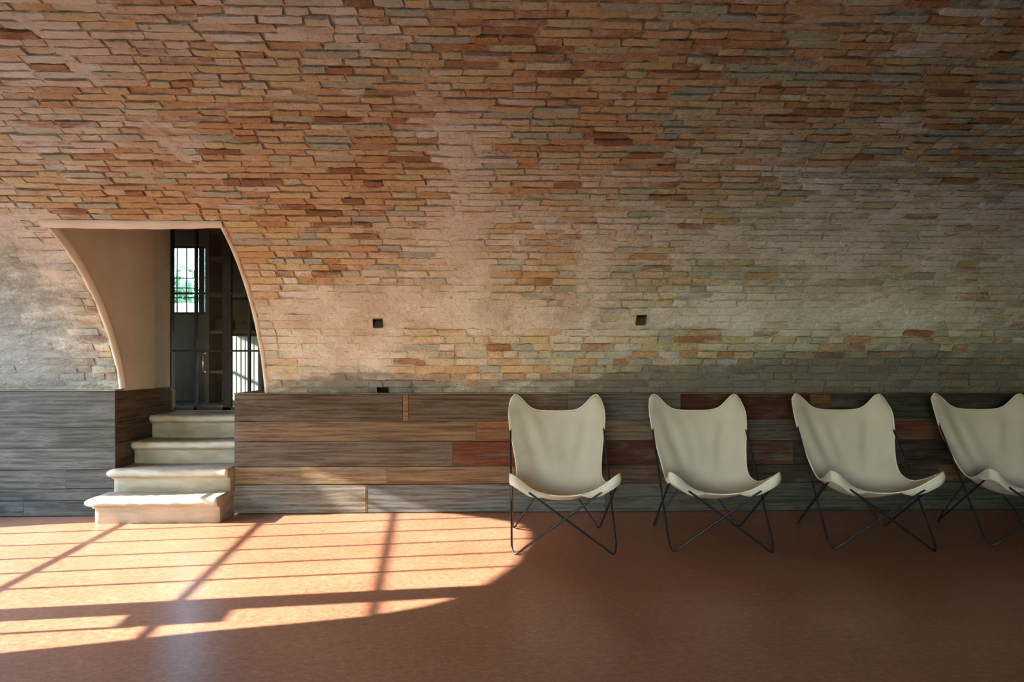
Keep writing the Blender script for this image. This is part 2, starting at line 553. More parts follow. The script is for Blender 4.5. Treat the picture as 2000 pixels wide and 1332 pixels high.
# bricks
def brick_variant(seed):
    r = random.Random(seed)
    nx, nz = 4, 2
    vs, fs = [], []
    sk = r.uniform(-.45, .45)
    for j in range(nz+1):
        for i in range(nx+1):
            u = i/nx-.5; w = j/nz-.5
            bord = (i in (0, nx)) + (j in (0, nz))
            d = .05+.10*r.random() + (.15 if bord == 1 else .30 if bord == 2 else 0)*r.uniform(.4, 1.2)
            uu = u+sk*.12*w+(r.uniform(-.012, .012) if 0 < i < nx else r.uniform(-.02, .012)*(1 if i == nx else -1))
            ww = w+(r.uniform(-.05, .05) if 0 < j < nz else r.uniform(-.11, .03)*(1 if j == nz else -1))
            vs.append((uu, d*.5, ww))
    nf = len(vs)
    for j in range(nz):
        for i in range(nx):
            a = j*(nx+1)+i
            fs.append((a, a+1, a+nx+2, a+nx+1))
    rim = [i for i in range(nx+1)]+[(nx+1)*j+nx for j in range(1, nz+1)]+[(nx+1)*nz+i for i in range(nx-1, -1, -1)]+[(nx+1)*j for j in range(nz-1, 0, -1)]
    for k in rim:
        vs.append((vs[k][0], 1.0, vs[k][2]))
    m = len(rim)
    for k in range(m):
        a, b = rim[k], rim[(k+1) % m]
        fs.append((b, a, nf+k, nf+(k+1) % m))
    return np.array(vs), fs
VARIANTS = [brick_variant(100+k) for k in range(14)]

bricks = []
rb = random.Random(5)
v = .012
while v < VTOP-.03:
    hgt = rb.uniform(.050, .057)-.012*min(1, max(0, (v-.8)/1.4))
    if v+hgt > VTOP: break
    x = FX0+.06+rb.uniform(0, .2)
    style = rb.random()
    while x < FX1-.3:
        q = rb.random()
        L = rb.uniform(.20, .25) if q < .50 else rb.uniform(.10, .125) if q < .82 else rb.uniform(.14, .19)
        xc, vc = x+L/2, v+hgt/2+rb.uniform(-.004, .004)
        ok = True
        if vc-hgt/2 < V_LINTEL+.035 and xc+L/2 > NX0-.02 and xc-L/2 < NX1+.02: ok = False
        for h in HOLES:
            if abs(xc-h[0]) < h[2]+L/2 and abs(vc-h[1]) < h[3]+hgt/2: ok = False
        if not ok:
            # shorten the brick so that it stops at the opening
            if vc-hgt/2 < V_LINTEL+.035 and x < NX0-.07 and xc+L/2 > NX0-.02:
                L = NX0-.02-x; xc = x+L/2; ok = True
            elif vc-hgt/2 < V_LINTEL+.035 and NX0-.1 < x < NX1+.02:
                x = NX1+.022; continue
        if ok and rb.random() > .012:
            bricks.append((xc, vc, L-rb.uniform(.006, .018), hgt, rb.gauss(0, .0034), rb.gauss(0, .012), rb.gauss(0, .03), rb.randrange(len(VARIANTS)), rb.random(), rb.random()))
        x += L
    v += hgt+rb.uniform(.004, .009)

B = np.array(bricks)
b_lime = lime_at(B[:, 0], B[:, 1]); b_grime_shade = grime_shade_at(B[:, 0], B[:, 1])
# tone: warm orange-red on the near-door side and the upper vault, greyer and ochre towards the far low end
mixr = 1/(1+np.exp(-(B[:, 0]-1.1)*1.6))*np.clip(1.25-(B[:, 1]-.3)*.42, .15, 1)  # far bricks shifted greyer to carry the skylight tint there
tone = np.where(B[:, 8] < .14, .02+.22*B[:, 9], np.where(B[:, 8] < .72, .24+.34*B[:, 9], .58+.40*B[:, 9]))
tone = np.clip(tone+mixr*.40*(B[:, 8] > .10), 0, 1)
b_limev = np.clip(b_lime+.06+RNG.normal(0, .15, len(B)), 0, 1.1)

mats = []
for (xc, vc, L, hgt, off, rot, tilt, var, r1, r2) in bricks:
    y, z, n_y, n_z = (float(q) for q in section(vc))
    ex = Vector((1, 0, 0)); ey = Vector((0, -n_y, -n_z)); ez = ex.cross(ey)
    Rm = Matrix((ex, ey, ez)).transposed().to_4x4()
    Rm = Rm @ Matrix.Rotation(rot, 4, 'Y') @ Matrix.Rotation(tilt*.35, 4, 'X')
    Tm = Matrix.Translation((xc, y+n_y*(off+.0035), z+n_z*(off+.0035)))
    mats.append(Tm @ Rm @ Matrix.Diagonal((L, .032, hgt, 1)))

# the 300 bricks that show largest in the photograph are objects, the rest one part
def shown(xc, vc, L, h):
    y, z, n_y, n_z = (float(q) for q in section(vc))
    dd = xc*math.sin(YAW)+y*math.cos(YAW); r = xc*math.cos(YAW)-y*math.sin(YAW)
    X = 980+1311*r/dd; Y = 708-1311*(z-1.1)/dd
    if not (30 < X < 1970 and 10 < Y < 760): return 0
    to = Vector((-xc, -y, 1.1-z)); dist = to.length
    return L*h*abs(to.normalized().dot(Vector((0, n_y, n_z))))/dist**2
area = np.array([shown(b[0], b[1], b[2], b[3]) for b in bricks])*np.where(b_lime > .62, .25, 1)
order = np.argsort(-area)
single = set(order[:300].tolist())
VM = []
for k, (vs, fs) in enumerate(VARIANTS):
    m = bpy.data.meshes.new('brick')
    m.from_pydata(vs.tolist(), [], fs); m.update()
    m.materials.append(M_BRICK)
    VM.append(m)
for k in order[:300]:
    o = bpy.data.objects.new('brick', VM[bricks[k][7]])
    COL.objects.link(o)
    o.parent = wall_back
    o.matrix_basis = mats[k]
    o['tone'] = float(tone[k]); o['lime'] = float(b_limev[k]); o['grime_shade'] = float(b_grime_shade[k])
co, qs, at, al, ag = [], [], [], [], []
base = 0
for k in range(len(bricks)):
    if k in single: continue
    vs, fs = VARIANTS[bricks[k][7]]
    Mx = np.array(mats[k])
    w = vs @ Mx[:3, :3].T+Mx[:3, 3]
    co.append(w); qs.append(np.array(fs)+base); base += len(vs)
    n = len(vs)
    at.append(np.full(n, tone[k])); al.append(np.full(n, b_limev[k])); ag.append(np.full(n, b_grime_shade[k]))
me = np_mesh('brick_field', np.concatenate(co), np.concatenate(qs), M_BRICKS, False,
             {'tone': np.concatenate(at), 'lime': np.concatenate(al), 'grime_shade': np.concatenate(ag)})
bf = bpy.data.objects.new('brick_field', me)
COL.objects.link(bf); bf.parent = wall_back
bf['kind'] = 'stuff'

# rest of the barrel vault: over the camera and down the other side, and far to the right
def vault_sheet(name, xs, vs_, mat, mirror=False, off=0.0, skip=None):
    verts, faces = [], []
    for x_ in xs:
        for v_ in vs_:
            y, z, n_y, n_z = (float(q) for q in section(v_))
            y -= n_y*off; z -= n_z*off
            if mirror: y = 2*YC-y
            verts.append((x_, y, z))
    n = len(vs_)
    for i in range(len(xs)-1):
        for j in range(n-1):
            if skip and skip((xs[i]+xs[i+1])/2, (vs_[j]+vs_[j+1])/2): continue
            faces.append((i*n+j, i*n+j+1, (i+1)*n+j+1, (i+1)*n+j))
    o = mesh_obj(name, verts, faces, mat, None, True)
    return struct(o)
FO0, FO1, FOV = -2.4, .1, 1.40                 # added unseen opening across the room, lets in fill daylight
f_skip = lambda x_, v_: FO0 < x_ < FO1 and v_ < FOV
n_skip = lambda x_, v_: NX0-.16 < x_ < NX1+.16 and v_ < V_LINTEL+.06
f_vs = list(np.linspace(-.02, FOV, 26))+list(np.linspace(FOV, V_CROWN, 24))[1:]
n_vs = list(np.linspace(-.02, V_LINTEL+.06, 24))+list(np.linspace(V_LINTEL+.06, V_CROWN, 24))[1:]
vault_sheet('ceiling', [-3.95, 0, 4, XR+.05], list(np.linspace(VTOP-.004, V_CROWN, 4)), M_WALL)
vault_sheet('wall_back_end', [FX1-.005, 6.6, XR+.05], list(np.linspace(-.02, VTOP, 36)), M_WALL)
vault_sheet('wall_front', [-3.95, FO0, FO1, 4, XR+.05], f_vs, M_WALL, True, 0, f_skip)
# the outer face of the masonry
vault_sheet('ceiling_outer', [-3.95, NX0-.16, NX1+.16, 4, XR+.05], n_vs, M_WALL, False, .19, n_skip)
vault_sheet('wall_front_outer', [-3.95, FO0, FO1, 4, XR+.05], f_vs, M_WALL, True, .19, f_skip)
YN = 2*YC-4.985
struct(box('wall_front_base', -3.95, FO0, YN-.16, YN, -.1, .87, M_WALL))
struct(box('wall_front_base', FO1, XR+.05, YN-.16, YN, -.1, .87, M_WALL))
yo, zo = (float(q) for q in section(FOV)[:2]); yo = 2*YC-yo
struct(box('fill_opening_jamb', FO0-.12, FO0, YN-.19, yo, 0, zo+.1, M_WALL))
struct(box('fill_opening_jamb', FO1, FO1+.12, YN-.19, yo, 0, zo+.1, M_WALL))
struct(box('fill_opening_head', FO0-.12, FO1+.12, YN-.19, yo, zo, zo+.10, M_WALL))
fg = empty('fill_opening', ((FO0+FO1)/2, YN-.1, 0)); struct(fg, 'unseen iron screen in the added fill-light opening across the room')
def fgp(nm, x0, x1, z0, z1):
    o = box(nm, x0, x1, YN-.12, YN-.08, z0, z1, M_IRON)
    o.parent = fg; o.matrix_parent_inverse = Matrix.Translation(-fg.location)
for xk in np.linspace(FO0, FO1-.03, 5): fgp('upright_bar', float(xk), float(xk)+.03, 0, zo)
for zk in (.60, 1.20): fgp('transom', FO0, FO1, zk-.012, zk+.012)
struct(box('ground_front', -40, 30, -40, YN-.17, -.16, -.04, M_GROUND))

# masonry behind the wainscots
struct(box('wall_back_base', NX1+.01, XR+.05, 4.955, 5.25, -.1, .866, M_WALL))
struct(box('wall_back_base', -3.87, NX0-.03, 4.90, 5.25, -.1, .893, M_WALL))

# floor
struct(box('floor', -3.95, XR+.05, YN-.16, 5.95, -.10, 0, M_FLOOR), 'polished red speckled floor of the vaulted room')

# ------------------------------------------------------------------ end wall with the arched gate on the sun's side
def wx(y): return XL-.085*(y-3.3)
ARCH = [(2.335, 0), (2.34, .6), (2.345, .872), (2.41, 1.10), (2.457, 1.242), (2.49, 1.40), (2.53, 1.55), (2.60, 1.645), (2.677, 1.711), (2.87, 1.795), (3.181, 1.885),
        (3.579, 1.948), (3.85, 1.965), (4.05, 1.95), (4.25, 1.89), (4.436, 1.79), (4.56, 1.70), (4.60, 1.60), (4.60, 1.48), (4.56, 1.33), (4.55, .62), (4.53, .42), (4.49, .32), (4.485, 0)]
def end_wall():
    bm = bmesh.new()
    outer = [(YN-.2, -.1), (YN-.2, 2.95), (5.25, 2.95), (5.25, -.1), (4.485, -.1)]
    loop = outer+[(y, z) for y, z in reversed(ARCH)]+[(2.335, -.1)]
    vs = [bm.verts.new((wx(y), y, z)) for y, z in loop]
    es = [bm.edges.new((vs[i], vs[(i+1) % len(vs)])) for i in range(len(vs))]
    r = bmesh.ops.triangle_fill(bm, edges=es, use_beauty=True)
    fs = [g for g in r['geom'] if isinstance(g, bmesh.types.BMFace)]
    e = bmesh.ops.extrude_face_region(bm, geom=fs)
    for g in e['geom']:
        if isinstance(g, bmesh.types.BMVert): g.co.x -= .10
    return bm_obj('wall_left', bm, M_WALL)
struct(end_wall(), 'plastered end wall with an arched gateway')
struct(box('wall_right', XR, XR+.15, YN-.2, 5.2, -.1, 2.95, M_WALL))

gate = empty('window_1', (wx(3.45), 3.45, 0))
struct(gate, 'dark iron glazing grille in the arched end opening')
def arch_top(y):
    ys = [p[0] for p in ARCH[2:18]]; zs = [p[1] for p in ARCH[2:18]]
    return float(np.interp(y, ys, zs))
def gate_part(name, y0, y1, z0, z1, t=.03):
    yc = (y0+y1)/2
    o = box(name, -t/2, t/2, y0, y1, z0, z1, M_IRON)
    # follow the slightly oblique end wall
    for vv in o.data.vertices: vv.co.x += wx(vv.co.y)-.05
    o.parent = gate
    o.matrix_parent_inverse = Matrix.Translation(-gate.location)
    return o
for yb in (4.30, 3.985, 3.685, 3.405, 3.14):
    gate_part('upright_bar', yb-.011, yb+.011, 0, arch_top(yb), .022)
gate_part('gate_stile', 2.70, 2.855, 0, arch_top(2.78), .05)
gate_part('upright_bar', 2.546, 2.568, 0, 1.07, .022)
for zt in (.25, .68, 1.11, 1.53):
    ya = 2.34 if zt < .9 else 2.42 if zt < 1.2 else 2.53
    gate_part('transom', ya, 4.55 if zt > .5 else 4.485, zt-.010, zt+.010, .02)
gate_part('bounce_blocker', 2.34, 4.48, .0, .29, .012)  # added unseen panel, keeps sun bounce off the plaster by the gate
gate_part('lock_plate', 2.555, 2.71, 1.04, 1.235, .03)

# added unseen block across the yard, cuts off low sky towards the arch
struct(box('sky_blocker', -36, -34, -45, 60, -.1, 13.2, M_STUCCO))
# ground outside the arch
struct(box('ground', -40, -3.99, -30, 30, -.16, -.04, M_GROUND))

# ------------------------------------------------------------------ the niche with the glazed door
def prism_x(name, poly, x0, x1, mat, parent=None):
    n = len(poly)
    vs = [(x0, y, z) for y, z in poly]+[(x1, y, z) for y, z in poly]
    fs = [(i, (i+1) % n, n+(i+1) % n, n+i) for i in range(n)]
    bm = bmesh.new()
    bv = [bm.verts.new(v_) for v_ in vs]
    for f_ in fs: bm.faces.new([bv[i] for i in f_])
    bm.faces.new([bv[i] for i in range(n)][::-1]); bm.faces.new([bv[n+i] for i in range(n)])
    return bm_obj(name, bm, mat, parent)

DOOR_Y = 5.85
prof = [(float(section(q)[0]-.025*section(q)[2]), float(section(q)[1]-.025*section(q)[3])) for q in np.linspace(-.02, V_LINTEL+.03, 26)]
poly = prof+[(4.30, 2.12), (DOOR_Y, 2.72), (DOOR_Y, prof[0][1])]
struct(box('wall_niche_left_base', NX0-.16, NX0-.018, 5.26, DOOR_Y, 0, .87, M_WALL))
struct(box('wall_niche_right_base', -1.76, NX1+.16, 5.26, DOOR_Y, 0, .85, M_WALL))
polyL = prof+[(4.30, 2.12), (5.45, 2.56), (5.45, prof[0][1])]
struct(prism_x('wall_niche_left', polyL, NX0-.16, NX0-.002, M_NICHE), 'smooth ochre plaster side of the door niche')
struct(prism_x('wall_niche_right', poly, NX1+.002, NX1+.16, M_NICHE))
# a slightly projecting reveal beside the door
bm = bmesh.new()
rv = [(NX0-.002, 5.45), (-2.684, DOOR_Y+.04), (-2.80, DOOR_Y+.04), (-2.80, 5.45)]
lo = [bm.verts.new((x_, y_, .87)) for x_, y_ in rv]; hi = [bm.verts.new((x_, y_, 2.70)) for x_, y_ in rv]
bm.faces.new(lo); bm.faces.new(hi[::-1])
for k in range(4): bm.faces.new((lo[k], lo[(k+1) % 4], hi[(k+1) % 4], hi[k]))
struct(bm_obj('trim_3', bm, M_NICHE), 'narrow plaster reveal beside the iron door')
cl = [(float(section(V_LINTEL)[0])+.012, float(section(V_LINTEL)[1])+.005), (4.26, 2.10), (DOOR_Y+.1, 2.70), (DOOR_Y+.1, 2.80), (4.2, 2.22), (4.02, 2.06)]
struct(prism_x('ceiling_niche', cl, NX0-.16, NX1+.16, M_NICHE))

# plaster arris round the opening
def arris():
    bm = bmesh.new()
    for side, xx in ((-1, NX0), (1, NX1)):
        vv = np.linspace(.062 if side < 0 else .032, V_LINTEL+.012, 40)
        rows = []
        for q in vv:
            y, z, n_y, n_z = (float(k) for k in section(q))
            w = .009+.002*math.sin(q*23)
            row = []
            for dx, dn in ((side*w*2.1, -.002), (side*w*1.3, .008), (side*.004, .011), (-side*.004, .004), (-side*.004, -.05)):
                row.append(bm.verts.new((xx+dx, y+n_y*dn, z+n_z*dn)))
            rows.append(row)
        for a, b in zip(rows[:-1], rows[1:]):
            for k in range(4): bm.faces.new((a[k], a[k+1], b[k+1], b[k]))
    return bm_obj('trim_1', bm, M_EDGE, None, True)
struct(arris(), 'pale plaster edge down the sides of the niche')
def lintel():
    bm = bmesh.new()
    xs = np.linspace(NX0-.035, NX1+.02, 40)
    rows = []
    for x_ in xs:
        t = (x_-NX0)/(NX1-NX0)
        sag = .010*math.sin(math.pi*min(1, max(0, t)))-.012*max(0, t-.75)*4*.5+.002*math.sin(x_*31)
        row = []
        for dv, dn in ((.052, -.004), (.046, .008), (.012-sag, .015), (-.004-sag, .010), (-.007-sag, -.012), (.0-sag, -.06)):
            y, z, n_y, n_z = (float(k) for k in section(V_LINTEL+dv))
            row.append(bm.verts.new((x_, y+n_y*dn, z+n_z*dn)))
        rows.append(row)
    for a, b in zip(rows[:-1], rows[1:]):
        for k in range(5): bm.faces.new((a[k], a[k+1], b[k+1], b[k]))
    return bm_obj('trim_2', bm, M_EDGE, None, True)
struct(lintel(), 'pale plaster band along the lintel of the niche')

# iron and glass door screen
door = empty('door_1', (-2.12, DOOR_Y, .69))
struct(door, 'black iron door and side light glazed with clear panes')
def dp(name, x0, x1, z0, z1, y0=DOOR_Y-.02, y1=DOOR_Y+.02, mat=None, parent=None):
    o = box(name, x0, x1, y0, y1, z0, z1, mat or M_IRON)
    o.parent = parent or door
    o.matrix_parent_inverse = Matrix.Translation(-door.location)
    return o
DX = [-2.62, -2.47, -2.17, -2.015, -1.60]
DZ = [.69, 1.20, 1.695, 2.60]
dp('frame_post', -2.684, -2.664, .69, 2.7, DOOR_Y-.03, DOOR_Y+.03)
dp('mullion', -2.478, -2.458, .69, 2.6)
dp('door_stile', -2.235, -2.165, .69, 2.6)
dp('mullion', -2.024, -2.006, .69, 2.6)
dp('frame_post', -1.63, -1.60, .69, 2.7, DOOR_Y-.03, DOOR_Y+.03)
dp('head_rail', -2.664, -1.63, 2.56, 2.66)
dp('bottom_rail', -2.664, -1.63, .69, .715)
for zr in (1.20, 1.695):
    for xa, xb in ((-2.664, -2.478), (-2.458, -2.235), (-2.165, -2.024), (-2.006, -1.63)):
        dp('glazing_bar', xa, xb, zr-.008, zr+.008)
for xa, xb in ((-2.664, -2.478), (-2.458, -2.235), (-2.165, -2.024), (-2.006, -1.63)):
    for za, zb in ((.715, 1.192), (1.208, 1.687), (1.703, 2.56)):
        dp('pane', xa, xb, za, zb, DOOR_Y-.003, DOOR_Y+.003, M_GLASS)
hv_, hf_ = tube_mesh([(-2.385, DOOR_Y-.02, 1.02), (-2.385, DOOR_Y-.06, 1.02), (-2.385, DOOR_Y-.06, 1.18), (-2.385, DOOR_Y-.02, 1.18)], .008, 8)
o = mesh_obj('door_handle', hv_, hf_, M_CHROME, None, True)
o.parent = door; o.matrix_parent_inverse = Matrix.Translation(-door.location)
o['label'] = 'pale steel pull handle'

# ------------------------------------------------------------------ stone steps
steps = empty('stone_steps', (-2.21, 4.75, 0))
tag(steps, 'four worn pale limestone steps rising to the niche door', 'steps')
def make_step(x0, x1, yf, yb, z0, z1, left_over):
    """one block: moulded nose along the front (and round the left end where it stands free)"""
    prof_ = [(.052, z0), (.052, z1-.075), (.040, z1-.066), (.034, z1-.058), (.020, z1-.056), (.006, z1-.046), (.0, z1-.030), (.004, z1-.013), (.014, z1-.003), (.03, z1)]
    n = 26
    bm = bmesh.new()
    rows = []
    for k in range(n+1):
        t = k/n
        row = []
        for i, (dy, z) in enumerate(prof_):
            wear = .007*math.sin(math.pi*t)**2*(1 if i > 6 else 0)+.0025*math.sin(k*2.1+i)
            ex = left_over*(1-dy/.052) if k == 0 else 0
            rnd = 0
            if k == 0 and i in (7, 8, 9): ex = left_over*(.85-.25*(i-7)) if left_over else 0
            x_ = x0+(x1-x0)*t-ex
            row.append(bm.verts.new((x_, yf+dy+rnd+.003*math.sin(k*1.3+i*.4), z-wear)))
        row.append(bm.verts.new((x0+(x1-x0)*t-(left_over*.35 if k == 0 else 0), yb, z1-.005*math.sin(math.pi*t))))
        row.append(bm.verts.new((x0+(x1-x0)*t, yb, z0)))
        rows.append(row)
    m = len(rows[0])
    for a, b in zip(rows[:-1], rows[1:]):
        for i in range(m): bm.faces.new((a[i], a[(i+1) % m], b[(i+1) % m], b[i]))
    bm.faces.new(rows[0]); bm.faces.new(rows[-1][::-1])
    o = bm_obj('step', bm, M_STONE, None)
    for p_ in o.data.polygons: p_.use_smooth = len(p_.vertices) == 4
    o.parent = steps; o.matrix_parent_inverse = Matrix.Translation(-steps.location)
    return o
SX0, SX1 = -2.622, -1.806
make_step(-2.645, -1.802, 4.60, 4.92, 0, .178, .045)
make_step(-2.624, SX1, 4.80, 5.16, .150, .343, .03)
make_step(SX0, SX1, 5.075, 5.44, .32, .508, 0)
make_step(SX0, SX1, 5.345, DOOR_Y+.1, .485, .685, 0)

# ------------------------------------------------------------------ reclaimed plank wainscots
def plank(parent, x0, x1, z0, z1, yf, col, thick=.022, axis='x', proud=0.0):
    r = random.Random(int(abs(x0*997+z0*131+yf*53)*10))
    bm = bmesh.new()
    L = abs(x1-x0)
    g = .0012
    n = max(2, min(8, int(L/.3)))
    rows = []
    for k in range(n+1):
        t = k/n
        xx = x0+g+(x1-x0-2*g)*t
        e = [(0, z0+g+r.uniform(-.0008, .0012)), (0, z1-g-r.uniform(-.0008, .0012)), (thick, z1-g), (thick, z0+g)]
        wv = proud+r.uniform(-.0012, .0012)
        pts = [(-wv+.0025, e[0][1]), (-wv, e[0][1]+.003), (-wv, e[1][1]-.003), (-wv+.0025, e[1][1]), (thick, e[2][1]), (thick, e[3][1])]
        rows.append([bm.verts.new((xx, yf+p_[0], p_[1])) for p_ in pts])
    for a, b in zip(rows[:-1], rows[1:]):
        for i in range(6): bm.faces.new((a[i], a[(i+1) % 6], b[(i+1) % 6], b[i]))
    bm.faces.new(rows[0]); bm.faces.new(rows[-1][::-1])
    if axis == 'y':                                # turn the board to run along y, facing +x at x = yf
        for v_ in bm.verts:
            v_.co = Vector((yf-(v_.co.y-yf), v_.co.x, v_.co.z))
    o = bm_obj('plank', bm, M_WOOD, None)
    c = o.data.vertices[0].co.copy()
    for v_ in o.data.vertices: v_.co -= c
    o.location = c
    o.color = (*col, 1)
    o.parent = parent
    o.matrix_parent_inverse = Matrix.Translation(-parent.location)
    return o

GREY1 = (.36, .33, .285); GREY2 = (.29, .265, .225); GREYB = (.25, .25, .235); TAN = (.42, .30, .17); BROWN = (.33, .19, .09)
ORANGE = (.46, .22, .08); RED = (.30, .085, .035); DRED = (.15, .045, .025); DARK = (.14, .105, .07); LTAN = (.45, .38, .28); OCHRE = (.55, .30, .11)
WY = 4.92
wr = empty('plank_wainscot', (1.0, WY, 0))
tag(wr, 'long low wainscot of brown, red and grey reclaimed planks running behind the canvas chairs', 'wainscot')
ROWS = [(.672, .868), (.527, .670), (.343, .525), (.212, .341), (.004, .210)]
LAY = [
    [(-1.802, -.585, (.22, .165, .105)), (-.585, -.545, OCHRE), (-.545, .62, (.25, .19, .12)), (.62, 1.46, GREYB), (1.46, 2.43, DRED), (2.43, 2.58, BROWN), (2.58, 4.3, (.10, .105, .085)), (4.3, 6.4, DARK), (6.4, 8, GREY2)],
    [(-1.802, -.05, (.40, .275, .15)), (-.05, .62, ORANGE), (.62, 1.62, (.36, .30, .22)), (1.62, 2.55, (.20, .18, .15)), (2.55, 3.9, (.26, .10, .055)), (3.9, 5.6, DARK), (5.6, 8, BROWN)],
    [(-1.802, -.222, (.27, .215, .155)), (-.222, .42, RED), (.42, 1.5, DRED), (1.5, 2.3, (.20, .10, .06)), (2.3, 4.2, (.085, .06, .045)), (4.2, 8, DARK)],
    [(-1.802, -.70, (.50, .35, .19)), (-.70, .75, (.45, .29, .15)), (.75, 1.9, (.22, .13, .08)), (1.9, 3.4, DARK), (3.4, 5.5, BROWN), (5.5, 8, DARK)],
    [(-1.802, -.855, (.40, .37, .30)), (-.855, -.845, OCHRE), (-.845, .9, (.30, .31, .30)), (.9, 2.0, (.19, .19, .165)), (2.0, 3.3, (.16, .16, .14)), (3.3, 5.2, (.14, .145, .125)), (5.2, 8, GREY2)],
]
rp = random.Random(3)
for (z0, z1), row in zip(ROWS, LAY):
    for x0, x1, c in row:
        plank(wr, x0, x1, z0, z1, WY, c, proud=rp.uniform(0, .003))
for z0, z1 in ROWS:                                  # return beside the steps
    plank(wr, 4.945, DOOR_Y-.03, z0, z1, -1.775, GREY2, axis='y')
o = box('cap_board', -1.806, XR, WY-.003, 4.985, .869, .878, M_WOOD, None, .001); o.color = (.50, .34, .18, 1)
o.parent = wr; o.matrix_parent_inverse = Matrix.Translation(-wr.location)
o = box('cap_board', -1.806, NX1-.004, 4.985, DOOR_Y-.035, .869, .878, M_WOOD, None, .001); o.color = (.30, .24, .18, 1)
o.parent = wr; o.matrix_parent_inverse = Matrix.Translation(-wr.location)

LY = 4.87
wl = empty('plank_wainscot', (-3.2, LY, 0))
tag(wl, 'short wainscot of silvery grey weathered planks beside the stone steps', 'wainscot')
LROWS = [(.640, .895, [(-3.82, -2.626, (0.178, 0.171, 0.139))]), (.492, .638, [(-3.82, -2.626, (0.164, 0.158, 0.126))]),
         (.335, .490, [(-3.82, -2.626, (0.196, 0.187, 0.151))]), (.200, .333, [(-3.82, -2.975, (0.178, 0.169, 0.136)), (-2.975, -2.626, (0.146, 0.137, 0.114))]),
         (.115, .198, [(-3.82, -2.626, (0.155, 0.149, 0.120))]), (.004, .113, [(-3.82, -3.27, (0.146, 0.140, 0.114)), (-3.27, -2.626, (0.137, 0.133, 0.108))])]
for z0, z1, segs in LROWS:
    for x0, x1, c in segs:
        plank(wl, x0, x1, z0, z1, LY, c, proud=rp.uniform(0, .003))
for z0, z1, c in ((.672, .895, (.25, .18, .10)), (.52, .67, (.21, .145, .08)), (.34, .518, (.27, .185, .10)), (.004, .338, (.19, .13, .07))):
    plank(wl, LY+.003, 5.74, z0, z1, -2.626, c, .016, 'y')
o = box('cap_board', -3.9, -2.6245, LY-.003, 4.985, .896, .906, M_WOOD, None, .001); o.color = (.52, .48, .40, 1)
o.parent = wl; o.matrix_parent_inverse = Matrix.Translation(-wl.location)

# ------------------------------------------------------------------ butterfly chairs
def crom(ts, vs, t):
    ts = list(ts); vs = list(vs)
    k = max(0, min(len(ts)-2, max(i for i in range(len(ts)) if ts[i] <= t+1e-9)))
    def m(i):
        if i == 0: return (vs[1]-vs[0])/(ts[1]-ts[0])
        if i == len(ts)-1: return (vs[-1]-vs[-2])/(ts[-1]-ts[-2])
        return (vs[i+1]-vs[i-1])/(ts[i+1]-ts[i-1])
    h = ts[k+1]-ts[k]; u = (t-ts[k])/h
    return (2*u**3-3*u*u+1)*vs[k]+(u**3-2*u*u+u)*h*m(k)+(-2*u**3+3*u*u)*vs[k+1]+(u**3-u*u)*h*m(k+1)

KT = [0, .14, .32, .47, .66, .86, 1.0]
KW = [.300, .297, .272, .262, .285, .325, .335]
KYC = [-.305, -.215, -.04, .105, .235, .325, .365]
KZC = [.338, .305, .268, .315, .50, .69, .775]
KYE = [-.350, -.250, -.07, .065, .178, .266, .345]
KZE = [.440, .425, .375, .410, .555, .745, .815]

def sling_point(s, t, rs):
    w = crom(KT, KW, t)
    yc, zc, ye, ze = (crom(KT, K, t) for K in (KYC, KZC, KYE, KZE))
    a = abs(s)
    p = a**2.1
    x = w*s
    y = yc+(ye-yc)*p
    z = zc+(ze-zc)*p
    # rounded peaks of the back
    tb = max(0, (t-.72)/.28)**1.6
    hump = math.exp(-((a-.80)/.23)**2)
    z += tb*hump*.085
    y += tb*hump*.012
    x -= math.copysign(1, s)*tb*max(0, a-.80)*.16
    # rounded peaks of the front corners
    tf = max(0, (.20-t)/.20)**1.3
    hf = math.exp(-((a-.90)/.22)**2)
    z += tf*hf*.040
    y -= tf*hf*.030
    x += math.copysign(1, s)*tf*hf*.012
    y += tf*max(0, a-.88)*.25
    # soft folds running from the back peaks to the seat
    f = math.sin((a*3.2-t*2.2+rs)*4.0)*math.exp(-((t-.74)/.16)**2)*math.exp(-((a-.5)/.32)**2)
    g = math.sin((s*2.1+t*3.0+rs*2)*3.3)*math.exp(-((t-.6)/.3)**2)
    y += f*.013+g*.006
    return Vector((x, y, z))

def make_sling(seed):
    ns, nt = 40, 48
    rs = seed*1.7
    grid = [[sling_point(-1+2*i/ns, j/nt, rs) for i in range(ns+1)] for j in range(nt+1)]
    verts = [p for r in grid for p in r]
    faces = [(j*(ns+1)+i, j*(ns+1)+i+1, (j+1)*(ns+1)+i+1, (j+1)*(ns+1)+i) for j in range(nt) for i in range(ns)]
    # doubled cloth: offset copy below, joined along the rim
    nrm = []
    for j in range(nt+1):
        for i in range(ns+1):
            du = grid[j][min(ns, i+1)]-grid[j][max(0, i-1)]
            dv = grid[min(nt, j+1)][i]-grid[max(0, j-1)][i]
            nrm.append(du.cross(dv).normalized())
    N = len(verts)
    th = .004
    verts = verts+[verts[k]-nrm[k]*th for k in range(N)]
    faces = faces+[tuple(N+q for q in reversed(f_)) for f_ in faces]
    rim = [i for i in range(ns+1)]+[(ns+1)*j+ns for j in range(1, nt+1)]+[(ns+1)*nt+i for i in range(ns-1, -1, -1)]+[(ns+1)*j for j in range(nt-1, 0, -1)]
    for k in range(len(rim)):
        a, b = rim[k], rim[(k+1) % len(rim)]
        faces.append((b, a, N+a, N+b))
    path = [(verts[k]+verts[N+k])/2 for k in rim]
    return verts, faces, path, grid, ns, nt

